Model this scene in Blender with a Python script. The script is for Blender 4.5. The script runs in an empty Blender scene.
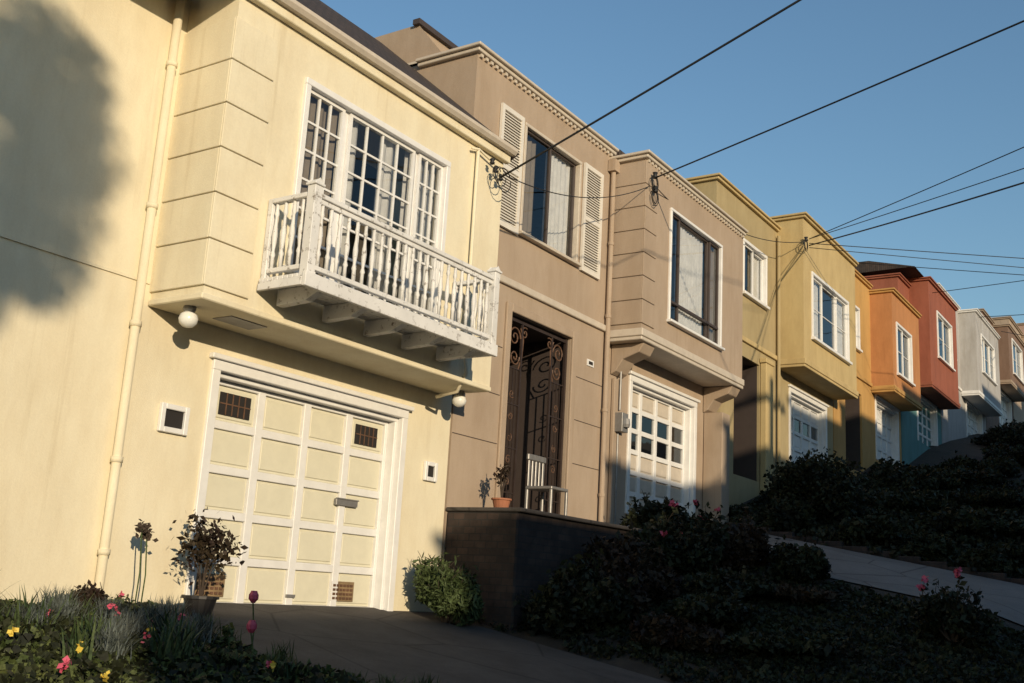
import bpy, math, random
import numpy as np
from mathutils import Vector, Matrix
random.seed(7); rng=np.random.default_rng(11)
SC=bpy.context.scene
COL=SC.collection
# ------------------------------------------------------------------ materials
def newmat(name):
    m=bpy.data.materials.new(name); m.use_nodes=True
    nt=m.node_tree; b=nt.nodes["Principled BSDF"]
    return m,nt,b
def N(nt,t,**k):
    n=nt.nodes.new(t)
    for a,v in k.items(): setattr(n,a,v)
    return n
def coords(nt,scale=(1,1,1)):
    tc=N(nt,"ShaderNodeTexCoord"); mp=N(nt,"ShaderNodeMapping"); mp.inputs['Scale'].default_value=scale
    nt.links.new(tc.outputs['Object'],mp.inputs['Vector']); return mp.outputs[0]
def noise(nt,vec,scale,detail=4,rough=.6):
    n=N(nt,"ShaderNodeTexNoise"); n.inputs['Scale'].default_value=scale; n.inputs['Detail'].default_value=detail; n.inputs['Roughness'].default_value=rough
    nt.links.new(vec,n.inputs['Vector']); return n.outputs['Fac']
def ramp(nt,fac,a,b,ca,cb):
    r=N(nt,"ShaderNodeValToRGB"); r.color_ramp.elements[0].position=a; r.color_ramp.elements[1].position=b
    r.color_ramp.elements[0].color=(*ca,1); r.color_ramp.elements[1].color=(*cb,1); nt.links.new(fac,r.inputs[0]); return r.outputs[0]
def mul(nt,a,b,f=1):
    m=N(nt,"ShaderNodeMixRGB",blend_type='MULTIPLY'); m.inputs[0].default_value=f
    nt.links.new(a,m.inputs[1]); nt.links.new(b,m.inputs[2]); return m.outputs[0]
def bump(nt,b,h,strength,dist=.02):
    n=N(nt,"ShaderNodeBump"); n.inputs['Strength'].default_value=strength; n.inputs['Distance'].default_value=dist
    nt.links.new(h,n.inputs['Height']); nt.links.new(n.outputs[0],b.inputs['Normal'])
def stucco(name,c,dirt=.75,bs=.35,rough=.85):
    m,nt,b=newmat(name); v=coords(nt)
    dk=tuple(x*.9 for x in c)
    base=ramp(nt,noise(nt,v,.9,5),.3,.7,dk,c)
    st=ramp(nt,noise(nt,coords(nt,(1.6,1.6,.5)),1.6,6,.7),.34,.6,(dirt,dirt*.97,dirt*.93),(1,1,1))
    fine=ramp(nt,noise(nt,v,45,3),.3,.7,(.94,.94,.94),(1,1,1))
    drip=ramp(nt,noise(nt,coords(nt,(9,9,.35)),1.0,5,.7),.28,.42,(.90,.88,.85),(1,1,1))
    col=mul(nt,mul(nt,mul(nt,base,st),fine),drip); nt.links.new(col,b.inputs['Base Color'])
    b.inputs['Roughness'].default_value=rough
    bump(nt,b,noise(nt,v,70,4,.7),bs,.012); return m
def paint(name,c,rough=.5,var=.85,bs=.1,metal=0):
    m,nt,b=newmat(name); v=coords(nt)
    base=ramp(nt,noise(nt,v,6,5,.7),.32,.66,tuple(x*var for x in c),c)
    nt.links.new(base,b.inputs['Base Color']); b.inputs['Roughness'].default_value=rough; b.inputs['Metallic'].default_value=metal
    bump(nt,b,noise(nt,v,60,3),bs,.005); return m
def peeling(name,c):
    m,nt,b=newmat(name); v=coords(nt)
    f=noise(nt,v,14,6,.75)
    base=ramp(nt,f,.33,.44,(.20,.17,.14),c); g=ramp(nt,noise(nt,v,2.5,4),.3,.7,(.8,.8,.8),(1,1,1))
    nt.links.new(mul(nt,base,g),b.inputs['Base Color']); b.inputs['Roughness'].default_value=.65
    bump(nt,b,f,.3,.006); return m
def foliage(name,c1,c2,trans=.0):
    m,nt,b=newmat(name); v=coords(nt)
    base=ramp(nt,noise(nt,v,3.2,3),.35,.65,c1,c2)
    f2=ramp(nt,noise(nt,v,40,2),.3,.7,(.55,.55,.55),(1.2,1.2,1.1))
    nt.links.new(mul(nt,base,f2),b.inputs['Base Color']); b.inputs['Roughness'].default_value=.6
    b.inputs['Specular IOR Level'].default_value=.2
    return m
def ground_m(name,c1,c2,scale=3,bs=.5,rough=.9,cracks=False):
    m,nt,b=newmat(name); v=coords(nt)
    base=ramp(nt,noise(nt,v,scale,7,.7),.32,.68,c1,c2)
    f2=ramp(nt,noise(nt,v,60,3,.7),.3,.7,(.75,.75,.75),(1.1,1.1,1.1)); col=mul(nt,base,f2)
    if cracks:
        vo=N(nt,"ShaderNodeTexVoronoi"); vo.feature='DISTANCE_TO_EDGE'; vo.inputs['Scale'].default_value=.55; nt.links.new(v,vo.inputs['Vector'])
        col=mul(nt,col,ramp(nt,vo.outputs['Distance'],.0,.012,(.35,.35,.35),(1,1,1)))
    nt.links.new(col,b.inputs['Base Color']); b.inputs['Roughness'].default_value=rough
    bump(nt,b,noise(nt,v,35,6,.7),bs,.02); return m
def glass_m():
    m,nt,b=newmat("window_glass"); nt.nodes.remove(b); o=[n for n in nt.nodes if n.type=='OUTPUT_MATERIAL'][0]
    t=N(nt,"ShaderNodeBsdfTransparent"); t.inputs[0].default_value=(.9,.92,.93,1)
    g=N(nt,"ShaderNodeBsdfGlossy"); g.inputs['Roughness'].default_value=.02; g.inputs[0].default_value=(.9,.95,1,1)
    fr=N(nt,"ShaderNodeFresnel"); fr.inputs[0].default_value=1.65
    nb=N(nt,"ShaderNodeBump"); nb.inputs['Strength'].default_value=.06; nb.inputs['Distance'].default_value=.02
    nt.links.new(noise(nt,coords(nt),2.2,2),nb.inputs['Height']); nt.links.new(nb.outputs[0],g.inputs['Normal'])
    mx=N(nt,"ShaderNodeMixShader"); nt.links.new(fr.outputs[0],mx.inputs[0]); nt.links.new(t.outputs[0],mx.inputs[1]); nt.links.new(g.outputs[0],mx.inputs[2]); nt.links.new(mx.outputs[0],o.inputs[0]); return m
def shingle_m(name,c1,c2):
    m,nt,b=newmat(name); v=coords(nt,(1,1,1))
    br=N(nt,"ShaderNodeTexBrick"); br.inputs['Scale'].default_value=4; br.inputs['Color1'].default_value=(*c1,1); br.inputs['Color2'].default_value=(*c2,1); br.inputs['Mortar'].default_value=(.01,.01,.01,1); br.inputs['Mortar Size'].default_value=.02
    nt.links.new(v,br.inputs['Vector']); nt.links.new(mul(nt,br.outputs['Color'],ramp(nt,noise(nt,v,9,4),.3,.7,(.6,.6,.6),(1.2,1.2,1.2))),b.inputs['Base Color']); b.inputs['Roughness'].default_value=.9
    bump(nt,b,br.outputs['Fac'],.5,.02); return m
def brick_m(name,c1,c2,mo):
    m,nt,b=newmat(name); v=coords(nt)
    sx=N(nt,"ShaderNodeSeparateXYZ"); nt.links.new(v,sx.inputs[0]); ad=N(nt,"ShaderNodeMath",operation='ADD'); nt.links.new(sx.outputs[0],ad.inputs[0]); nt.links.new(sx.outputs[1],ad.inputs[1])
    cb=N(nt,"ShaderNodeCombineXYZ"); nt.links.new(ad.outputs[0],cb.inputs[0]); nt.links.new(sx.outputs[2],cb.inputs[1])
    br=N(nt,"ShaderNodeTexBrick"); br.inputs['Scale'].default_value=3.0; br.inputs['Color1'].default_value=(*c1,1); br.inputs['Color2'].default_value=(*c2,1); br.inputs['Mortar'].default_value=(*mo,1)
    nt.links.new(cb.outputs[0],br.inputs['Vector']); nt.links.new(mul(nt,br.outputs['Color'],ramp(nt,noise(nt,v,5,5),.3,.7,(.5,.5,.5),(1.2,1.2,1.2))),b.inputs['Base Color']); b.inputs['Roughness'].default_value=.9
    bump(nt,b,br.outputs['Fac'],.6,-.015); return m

M={}
M['cream']=stucco('cream_stucco',(.81,.735,.545),.92,.25)
M['creampanel']=paint('cream_panel_paint',(.70,.665,.52),.5,.92)
M['white']=paint('white_paint',(.78,.77,.75),.45,.9)
M['peel']=peeling('weathered_white_paint',(.76,.75,.73))
M['taupe']=stucco('taupe_stucco',(.43,.335,.25),.88)
M['taupetrim']=paint('pale_taupe_trim',(.58,.51,.42),.6)
M['shutter']=paint('shutter_paint',(.72,.68,.61),.5,.9)
M['olive']=stucco('olive_stucco',(.42,.335,.18),.85)
M['yellow']=stucco('yellow_stucco',(.56,.43,.21),.85)
M['ochre']=stucco('ochre_stucco',(.56,.33,.11),.85)
M['orange']=stucco('orange_stucco',(.52,.235,.09),.82)
M['rust']=stucco('rust_red_stucco',(.33,.105,.06),.8)
M['teal']=stucco('teal_stucco',(.12,.28,.28),.8)
M['grey']=stucco('pale_grey_stucco',(.46,.45,.44),.8)
M['brown']=stucco('brown_stucco',(.22,.14,.10),.8)
M['tan']=stucco('tan_stucco',(.42,.33,.25),.8)
M['pink']=stucco('salmon_stucco',(.46,.31,.25),.8)
M['darktrim']=paint('dark_trim',(.06,.045,.04),.6)
M['iron']=paint('wrought_iron',(.045,.03,.025),.5,.6)
M['bronze']=paint('rusty_iron',(.16,.085,.05),.6,.5)
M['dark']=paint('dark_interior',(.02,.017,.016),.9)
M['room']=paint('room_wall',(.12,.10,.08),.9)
M['curtain']=paint('curtain_cloth',(.72,.70,.68),.9,.8)
M['curtain2']=paint('tan_curtain_cloth',(.30,.25,.20),.9,.8)
M['glass']=glass_m()
M['shingle']=shingle_m('dark_roof_shingle',(.045,.034,.03),(.07,.05,.042))
M['gravel']=ground_m('flat_roof_gravel',(.12,.11,.1),(.2,.19,.18))
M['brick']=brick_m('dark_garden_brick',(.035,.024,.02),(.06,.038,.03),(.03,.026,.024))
M['vent']=paint('brass_vent',(.32,.22,.12),.5,.5)
M['wire']=paint('black_cable',(.012,.012,.013),.6)
M['pole']=paint('pole_wood',(.12,.08,.055),.9,.6,.4)
M['soil']=ground_m('garden_soil',(.022,.017,.012),(.05,.038,.026),2.5)
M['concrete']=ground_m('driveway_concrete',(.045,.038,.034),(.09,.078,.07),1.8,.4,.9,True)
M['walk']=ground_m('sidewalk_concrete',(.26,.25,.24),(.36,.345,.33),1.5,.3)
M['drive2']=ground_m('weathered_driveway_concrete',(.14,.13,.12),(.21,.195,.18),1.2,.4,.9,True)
M['asphalt']=ground_m('asphalt',(.04,.04,.042),(.06,.06,.06),2)
M['terracotta']=paint('terracotta',(.38,.15,.08),.8,.7)
M['blackpot']=paint('black_plastic',(.02,.018,.018),.5)
M['globe']=paint('milk_glass',(.82,.82,.78),.2)
M['metal']=paint('grey_metal',(.30,.29,.28),.45,.7,.1,.4)
M['pink_petal']=paint('pink_petals',(.65,.10,.17),.6,.7)
M['orange_petal']=paint('orange_petals',(.75,.22,.04),.6,.7)
M['yellow_petal']=paint('yellow_petals',(.75,.55,.08),.6,.7)
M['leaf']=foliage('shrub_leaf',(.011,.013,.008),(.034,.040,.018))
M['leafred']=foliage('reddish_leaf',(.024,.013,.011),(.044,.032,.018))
M['leafgreen']=foliage('juniper_leaf',(.04,.06,.022),(.085,.115,.045))
M['leafgrey']=foliage('lavender_leaf',(.09,.11,.11),(.17,.19,.18))
M['leafyel']=foliage('groundcover_leaf',(.045,.065,.02),(.12,.14,.05))
M['blade']=foliage('iris_leaf',(.03,.055,.02),(.09,.12,.05))
M['stem']=paint('bark',(.06,.042,.03),.9)

# ------------------------------------------------------------------ mesh helpers
class MB:
    def __init__(s): s.v=[]; s.f=[]
    def quad(s,a,b,c,d):
        n=len(s.v); s.v+= [a,b,c,d]; s.f.append((n,n+1,n+2,n+3)); return s
    def poly(s,pts):
        n=len(s.v); s.v+=pts; s.f.append(tuple(range(n,n+len(pts)))); return s
    def box(s,x0,x1,y0,y1,z0,z1):
        n=len(s.v)
        s.v+=[(x0,y0,z0),(x1,y0,z0),(x1,y1,z0),(x0,y1,z0),(x0,y0,z1),(x1,y0,z1),(x1,y1,z1),(x0,y1,z1)]
        s.f+=[tuple(n+i for i in q) for q in ((0,3,2,1),(4,5,6,7),(0,1,5,4),(1,2,6,5),(2,3,7,6),(3,0,4,7))]; return s
    def prism(s,pts,x0,x1):
        n=len(s.v); k=len(pts)
        s.v+=[(x0,y,z) for y,z in pts]+[(x1,y,z) for y,z in pts]
        s.f.append(tuple(n+i for i in range(k))); s.f.append(tuple(n+k+i for i in reversed(range(k))))
        for i in range(k): j=(i+1)%k; s.f.append((n+i,n+k+i,n+k+j,n+j))
        return s
    def prismx(s,pts,y0,y1):
        n=len(s.v); k=len(pts)
        s.v+=[(x,y0,z) for x,z in pts]+[(x,y1,z) for x,z in pts]
        s.f.append(tuple(n+i for i in range(k))); s.f.append(tuple(n+k+i for i in reversed(range(k))))
        for i in range(k): j=(i+1)%k; s.f.append((n+j,n+i,n+k+i,n+k+j)[::-1])
        return s
    def tube(s,pts,r,seg=6,taper=None):
        pts=[Vector(p) for p in pts]; rings=[]
        for i,p in enumerate(pts):
            d=(pts[min(i+1,len(pts)-1)]-pts[max(i-1,0)]).normalized()
            a=d.cross(Vector((0,0,1)) if abs(d.z)<.9 else Vector((1,0,0))).normalized(); b=d.cross(a)
            rr=r if taper is None else r*(1-(1-taper)*i/(len(pts)-1))
            n=len(s.v); rings.append(n)
            for k in range(seg):
                t=2*math.pi*k/seg; q=p+a*math.cos(t)*rr+b*math.sin(t)*rr; s.v.append(tuple(q))
        for i in range(len(rings)-1):
            for k in range(seg):
                k2=(k+1)%seg; s.f.append((rings[i]+k,rings[i]+k2,rings[i+1]+k2,rings[i+1]+k))
        s.f.append(tuple(rings[0]+k for k in reversed(range(seg)))); s.f.append(tuple(rings[-1]+k for k in range(seg)))
        return s
    def lathe(s,c,prof,seg=10):
        rings=[]
        for r,z in prof:
            rings.append(len(s.v))
            for k in range(seg):
                t=2*math.pi*k/seg; s.v.append((c[0]+r*math.cos(t),c[1]+r*math.sin(t),c[2]+z))
        for i in range(len(rings)-1):
            for k in range(seg):
                k2=(k+1)%seg; s.f.append((rings[i]+k,rings[i]+k2,rings[i+1]+k2,rings[i+1]+k))
        s.f.append(tuple(rings[0]+k for k in reversed(range(seg)))); s.f.append(tuple(rings[-1]+k for k in range(seg)))
        return s
    def obj(s,name,mat,parent=None,bevel=0,smooth=False):
        me=bpy.data.meshes.new(name); me.from_pydata([tuple(v) for v in s.v],[],s.f); me.materials.append(mat)
        if smooth:
            me.polygons.foreach_set('use_smooth',[True]*len(me.polygons))
        me.update()
        o=bpy.data.objects.new(name,me); COL.objects.link(o)
        if parent: o.parent=parent
        if bevel:
            b=o.modifiers.new('bevel','BEVEL'); b.width=bevel; b.segments=1; b.limit_method='ANGLE'; b.angle_limit=.7
        return o
def empty(name):
    e=bpy.data.objects.new(name,None); COL.objects.link(e); e.empty_display_size=.3; return e

def wall(mb,x0,x1,z0,z1,y,ops,depth=.16):
    xs=sorted(set([x0,x1]+[o[0] for o in ops]+[o[1] for o in ops])); zs=sorted(set([z0,z1]+[o[2] for o in ops]+[o[3] for o in ops]))
    for i in range(len(xs)-1):
        for j in range(len(zs)-1):
            cx=(xs[i]+xs[i+1])/2; cz=(zs[j]+zs[j+1])/2
            if any(o[0]<cx<o[1] and o[2]<cz<o[3] for o in ops): continue
            mb.quad((xs[i],y,zs[j]),(xs[i+1],y,zs[j]),(xs[i+1],y,zs[j+1]),(xs[i],y,zs[j+1]))
    for o in ops:
        a,b,c,d=o[:4]; dp=o[4] if len(o)>4 else depth
        mb.quad((a,y,c),(a,y,d),(a,y+dp,d),(a,y+dp,c)); mb.quad((b,y,c),(b,y+dp,c),(b,y+dp,d),(b,y,d))
        mb.quad((a,y,d),(b,y,d),(b,y+dp,d),(a,y+dp,d)); mb.quad((a,y,c),(a,y+dp,c),(b,y+dp,c),(b,y,c))

def curtain(par,x0,x1,z0,z1,y,mat,amp=.014,pitch=.11):
    mb=MB(); n=max(6,int((x1-x0)/pitch*6)); 
    for i in range(n):
        a=x0+(x1-x0)*i/n; b=x0+(x1-x0)*(i+1)/n
        f=lambda t:y+amp*math.sin(t/pitch*6.28+math.sin(t*5))+amp*.5*math.sin(t*13)
        mb.quad((a,f(a),z0),(b,f(b),z0),(b,f(b),z1),(a,f(a),z1))
    mb.obj('curtain',mat,par,smooth=True)
def window(par,x0,x1,z0,z1,y,splits,rowscols,frame='white',trim=.07,sill=True,curt=None,dark=()):
    fm=M[frame]; mb=MB(); t=trim
    mb.box(x0-t,x0,y-.035,y+.10,z0,z1); mb.box(x1,x1+t,y-.035,y+.10,z0,z1)
    mb.box(x0-t,x1+t,y-.037,y+.10,z1,z1+t); mb.box(x0-t-.03,x1+t+.03,y-.09,y+.10,z0-t*.9,z0)
    mb.obj('window_trim',fm,par,.006)
    mb=MB(); gl=MB(); w=x1-x0
    for i in range(len(splits)-1):
        a=x0+w*splits[i]; b=x0+w*splits[i+1]; s=.04; yy=y+.02+(.03 if i%2 else 0)
        mb.box(a+.002,a+s,yy,yy+.05,z0,z1); mb.box(b-s,b-.002,yy,yy+.05,z0,z1); mb.box(a+s,b-s,yy,yy+.05,z0,z0+s); mb.box(a+s,b-s,yy,yy+.05,z1-s,z1)
        c,r=rowscols[i]
        for k in range(1,c): xx=a+s+(b-a-2*s)*k/c; mb.box(xx-.011,xx+.011,yy+.01,yy+.04,z0+s,z1-s)
        for k in range(1,r): zz=z0+s+(z1-z0-2*s)*k/r; mb.box(a+s,b-s,yy+.012,yy+.038,zz-.011,zz+.011)
        gl.quad((a+s,yy+.026,z0+s),(b-s,yy+.026,z0+s),(b-s,yy+.026,z1-s),(a+s,yy+.026,z1-s))
    mb.obj('window_sash',fm if not dark else M[dark],par,.003); gl.obj('window_pane',M['glass'],par)
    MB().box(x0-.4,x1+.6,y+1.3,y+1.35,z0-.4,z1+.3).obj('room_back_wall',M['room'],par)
    if curt:
        for (ca,cb,cm) in curt: curtain(par,x0+w*ca,x0+w*cb,z0-.02,z1+.02,y+.13,M[cm])
def garage(par,x0,x1,z0,z1,y,cols,rows,panel,frame,glassrows=(),step=True):
    t=.10; mb=MB()
    mb.box(x0-t,x0,y-.03,y+.16,z0,z1); mb.box(x1,x1+t,y-.03,y+.16,z0,z1); mb.box(x0-t,x1+t,y-.033,y+.16,z1,z1+t)
    mb.box(x0-t-.05,x1+t+.05,y-.07,y-.002,z1+t,z1+t+.05)
    if step:
        mb.box(x0+.001,x0+.05,y+.04,y+.19,z0,z1-.05); mb.box(x1-.05,x1-.001,y+.04,y+.19,z0,z1-.05); mb.box(x0+.001,x1-.001,y+.043,y+.19,z1-.05,z1-.001)
    mb.obj('garage_door_frame',M[frame],par,.006)
    a=x0+.052; b=x1-.052; top=z1-.055; yd=y+.17
    mb=MB(); pn=MB(); gl=MB(); s=.05
    cw=(b-a)/cols; rh=(top-z0-.01)/rows
    for i in range(cols+1):
        xx=a+cw*i; e0=max(a,xx-s); e1=min(b,xx+s); mb.box(e0,e1,yd-.03,yd+.03,z0+.01,top)
    for j in range(rows+1):
        zz=z0+.01+rh*j; e0=max(z0+.01,zz-s*.8); e1=min(top,zz+s*.8); mb.box(a,b,yd-.027,yd+.028,e0,e1)
    for i in range(cols):
        for j in range(rows):
            p0=a+cw*i+s; p1=a+cw*(i+1)-s; q0=z0+.01+rh*j+s*.8; q1=z0+.01+rh*(j+1)-s*.8
            if j in glassrows:
                gl.quad((p0,yd+.002,q0),(p1,yd+.002,q0),(p1,yd+.002,q1),(p0,yd+.002,q1))
            else:
                pn.box(p0+.002,p1-.002,yd+.004,yd+.03,q0+.002,q1-.002); pn.box(p0+.03,p1-.03,yd-.008,yd+.0035,q0+.03,q1-.03)
    mb.obj('garage_door_rails',M[frame],par,.005); pn.obj('garage_door_panels',M[panel],par,.006)
    if glassrows:
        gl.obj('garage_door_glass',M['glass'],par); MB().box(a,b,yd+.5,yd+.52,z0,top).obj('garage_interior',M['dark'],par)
    MB().box((a+b)/2-.06,(a+b)/2+.06,yd-.05,yd-.031,z0+.12,z0+.15).obj('garage_door_handle',M['metal'],par)
def cornice(mb,x0,x1,y,z,out=.11,dmb=None,yback=9.0,bead=False):
    mb.box(x0-out,x1-.003,y-out,yback,z-.045,z); mb.box(x0-out+.045,x1-.005,y-out+.045,yback-.01,z-.10,z-.045)
    if bead:
        n=int((x1-x0)/.12)
        for i in range(n): xx=x0+.03+i*.12; dmb.box(xx,xx+.055,y-.04,y-.001,z-.15,z-.102)
def grow(o,e=.02): return (o[0]-e,o[1]+e,o[2]-e,o[3]+e)
def house(name,x0,xb,x1,yb,zf,zs,zt,ztb,mu,ml,mbay,trim,flatwin,ent,baywin,gar,roof='flat',band=True,depth=13,bx=None,bead=False):
    h=empty(name); YF=8.0; zlow=zf-2.6; bx=bx or x1-.02
    lo=MB(); ops=[]
    if ent: ops.append((*ent,1.3))
    if gar: ops.append((gar[0]-.02,gar[1]+.02,gar[2],gar[3]+.02,.2))
    wall(lo,x0,x1,zlow,zs,YF,ops); 
    lo.quad((x0,YF,zlow),(x0,YF,zs),(x0,YF+depth,zs),(x0,YF+depth,zlow)); lo.quad((x1,YF,zlow),(x1,YF+depth,zlow),(x1,YF+depth,zs),(x1,YF,zs))
    lo.obj('lower_wall',M[ml],h)
    up=MB(); wall(up,x0,xb,zs,zt,YF,[grow(flatwin)] if flatwin else [])
    if bx<x1-.03: up.quad((bx,YF,zs),(x1,YF,zs),(x1,YF,zt),(bx,YF,zt))
    up.quad((x0,YF,zs),(x0,YF,zt),(x0,YF+depth,zt),(x0,YF+depth,zs)); up.quad((x1,YF,zs),(x1,YF+depth,zs),(x1,YF+depth,zt),(x1,YF,zt))
    up.quad((x0,YF+depth,zlow),(x0,YF+depth,zt),(x1,YF+depth,zt),(x1,YF+depth,zlow))
    up.obj('upper_wall',M[mu],h)
    b=MB(); wall(b,xb,bx,zs,ztb,yb,[grow(baywin)] if baywin else [])
    b.quad((xb,yb,zs),(xb,yb,ztb),(xb,YF+.3,ztb),(xb,YF+.3,zs)); b.quad((bx,yb,zs),(bx,YF+.3,zs),(bx,YF+.3,ztb),(bx,yb,ztb))
    b.quad((xb,yb,zs),(xb,YF+.1,zs),(bx,YF+.1,zs),(bx,yb,zs)); b.obj('bay_wall',M[mbay],h)
    if band:
        t=MB(); t.box(xb-.05,bx-.004,yb-.05,YF-.002,zs-.09,zs+.03); t.box(xb-.03,bx-.006,yb-.03,YF-.004,zs-.15,zs-.09)
        t.box(x0,xb-.052,YF-.05,YF-.001,zs+.0,zs+.10)
        t.obj('belt_moulding',M[trim],h,.01)
    if roof=='flat':
        r=MB(); r.quad((x0+.01,YF+.01,zt-.2),(x1-.01,YF+.01,zt-.2),(x1-.01,YF+depth,zt-.2),(x0+.01,YF+depth,zt-.2))
        r.quad((xb+.01,yb+.01,ztb-.08),(bx-.01,yb+.01,ztb-.08),(bx-.01,YF+.02,ztb-.08),(xb+.01,YF+.02,ztb-.08))
        r.obj('roof',M['gravel'],h)
        c=MB(); d=MB(); cornice(c,x0,xb-.004,YF,zt,dmb=d,bead=bead); cornice(c,xb,bx,yb,ztb,dmb=d,yback=YF+.25,bead=bead)
        c.box(x0,x0+.12,9.02,YF+depth-.1,zt-.05,zt+.04)
        c.obj('cornice',M[trim],h,.008)
        if bead: d.obj('dentils',M[trim],h)
    if ent:
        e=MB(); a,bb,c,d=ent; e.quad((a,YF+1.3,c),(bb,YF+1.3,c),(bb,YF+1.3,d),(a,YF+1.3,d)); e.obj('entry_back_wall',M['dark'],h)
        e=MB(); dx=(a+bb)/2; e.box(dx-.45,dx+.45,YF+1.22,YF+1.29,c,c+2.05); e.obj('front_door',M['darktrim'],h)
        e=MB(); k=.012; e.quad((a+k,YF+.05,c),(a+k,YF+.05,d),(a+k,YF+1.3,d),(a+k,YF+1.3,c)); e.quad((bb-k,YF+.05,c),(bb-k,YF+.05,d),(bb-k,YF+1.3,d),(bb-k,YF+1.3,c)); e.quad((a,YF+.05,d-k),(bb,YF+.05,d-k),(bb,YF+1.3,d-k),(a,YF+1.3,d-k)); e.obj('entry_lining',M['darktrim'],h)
    return h

# ------------------------------------------------------------------ terrain
KX=[-300,-60,-12,-6.8,-2,1.2,3.6,6.4,10.6,14.8,18.5,22.8,26.4,30,33,36.5,40,60,90,300]
KZ=[-14,-12.5,-4.1,-2.4,-2.3,-.9,-.32,-.29,-.29,1.0,1.45,2.65,2.82,4.0,4.2,5.3,6.1,9.9,15.5,22]
def Fh(x): return np.interp(x,KX,KZ)
def Lh(x): return np.interp(x,[-300,-60,90,300],[-15.5,-13.5,15.4,22])
def ss(t): t=np.clip(t,0,1); return t*t*(3-2*t)
def gz(x,y):
    x=np.asarray(x,float); y=np.asarray(y,float)
    yard=Fh(x)-.17*np.clip(8-y,-2,6.6); 
    base=Lh(x)-.17*6.5
    w=ss((y-1.5)/1.2)
    z=yard*w+base*(1-w)
    z=np.where(y<-.6,base-.14,z)
    z=np.where(y<-9.4,base,z)
    return z
def gzf(x,y): return float(gz(x,y))
def sheet(name,xs,ys,mat,dz=0,parent=None):
    X,Y=np.meshgrid(xs,ys); Z=gz(X,Y)+dz
    v=np.stack([X,Y,Z],-1).reshape(-1,3); nx=len(xs); ny=len(ys)
    f=[(j*nx+i,j*nx+i+1,(j+1)*nx+i+1,(j+1)*nx+i) for j in range(ny-1) for i in range(nx-1)]
    mb=MB(); mb.v=[tuple(a) for a in v]; mb.f=f; return mb.obj(name,mat,parent,smooth=True)
xs=np.unique(np.concatenate([np.linspace(-300,-20,15),np.arange(-20,46,.35),np.linspace(46,90,23),np.linspace(90,400,12),np.array(KX[2:-1],float)]))
ys=np.unique(np.concatenate([np.linspace(-300,-20,10),np.linspace(-20,-10,4),[-9.41,-9.39,-.61,-.59],np.arange(-9,-1,1.0),np.arange(-.5,9,.25),np.linspace(9,30,8),np.linspace(40,300,8)]))
sheet('ground',xs,ys,M['soil'])
xs2=np.unique(np.concatenate([np.arange(-20,46,.35),np.linspace(46,90,23),[-60,-40,120]]))
sheet('sidewalk',xs2,np.linspace(-.585,1.5,8),M['walk'],.012)
sheet('road',xs2,np.linspace(-9.38,-.62,8),M['asphalt'],.012)
sheet('far_sidewalk',xs2,np.linspace(-11.8,-9.42,4),M['walk'],.012)
for (a,b) in ((5.9,10.55),(14.85,18.4),(23,26.3),(30.1,32.9)):
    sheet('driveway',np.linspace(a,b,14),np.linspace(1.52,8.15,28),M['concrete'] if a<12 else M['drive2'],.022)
sheet('road_marking',xs2,np.linspace(-5.08,-4.96,2),M['white'],.018)

# ------------------------------------------------------------------ house 1 (cream)
h1=house('cream_row_house',1.9,6.03,10.66,7.3,-.29,2.39,5.40,5.40,'cream','cream','cream','cream',None,None,(7.02,9.28,2.9,4.78),(6.92,9.70,-.29,1.94),roof='none',band=False,bx=10.46)
t=MB(); t.box(6.00,10.455,7.27,7.99,2.33,2.388); t.obj('bay_sill_moulding',M['cream'],h1,.01)
t=MB(); t.box(1.9,5.99,7.985,7.999,2.53,2.56); t.obj('wall_belt',M['cream'],h1)
q=MB(); z=2.46
while z<5.0:
    q.box(6.005,6.03+.50,7.275,7.298,z,z+.418); q.box(6.005,6.028,7.2985,7.998,z,z+.418)
    z+=.43
q.obj('quoins',M['cream'],h1,.005)
f=MB(); f.box(1.8,10.50,7.22,7.30,5.26,5.38); f.obj('eave_fascia',M['cream'],h1,.008)
g=MB(); g.prism([(7.13,5.40),(7.16,5.36),(7.219,5.36),(7.219,5.44),(7.13,5.44)],1.8,10.52); g.obj('gutter',M['taupetrim'],h1)
r=MB(); r.prism([(7.2,5.45),(9.72,7.64),(21,7.64),(21,7.4),(9.8,7.4),(7.35,5.36)],1.85,10.66); r.obj('shingle_roof',M['shingle'],h1)
window(h1,7.02,9.28,2.9,4.78,7.3,[0,.25,.285,.77,.80,1],[(3,6),(1,1),(4,6),(1,1),(3,6)],curt=[(0,.24,'curtain2'),(.29,.40,'curtain'),(.56,.68,'curtain'),(.74,1,'curtain')])
garage(h1,6.92,9.70,-.29,1.92,8.0,4,5,'creampanel','white')
v=MB()
for (a,b,c,d) in ((7.10,7.5,1.54,1.76),(9.10,9.47,1.54,1.76)):
    v.box(a,b,8.145,8.158,c,d)
v.obj('garage_door_vent_opening',M['dark'],h1)
v=MB()
for (a,b,c,d) in ((7.10,7.5,1.54,1.76),(9.10,9.47,1.54,1.76)):
    for i in range(1,5): xx=a+(b-a)*i/5; v.box(xx-.005,xx+.005,8.138,8.147,c,d)
    v.box(a,b,8.139,8.146,(c+d)/2-.006,(c+d)/2+.006)
v.obj('garage_door_vent_bars',M['bronze'],h1)
v=MB(); v.box(8.85,9.2,8.11,8.15,.83,.90); v.box(8.84,9.21,8.10,8.12,.895,.91); v.obj('mail_slot',M['metal'],h1,.004)
v=MB(); 
for a in (7.08,8.95):
    for i in range(6):
        for j in range(4): v.box(a+i*.055,a+i*.055+.035,8.13,8.155,-.17+j*.045,-.145+j*.045)
v.obj('garage_foot_vents',M['bronze'],h1)
v=MB()
for a in (7.06,8.93): v.box(a,a+.36,8.142,8.152,-.19,.02)
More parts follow.
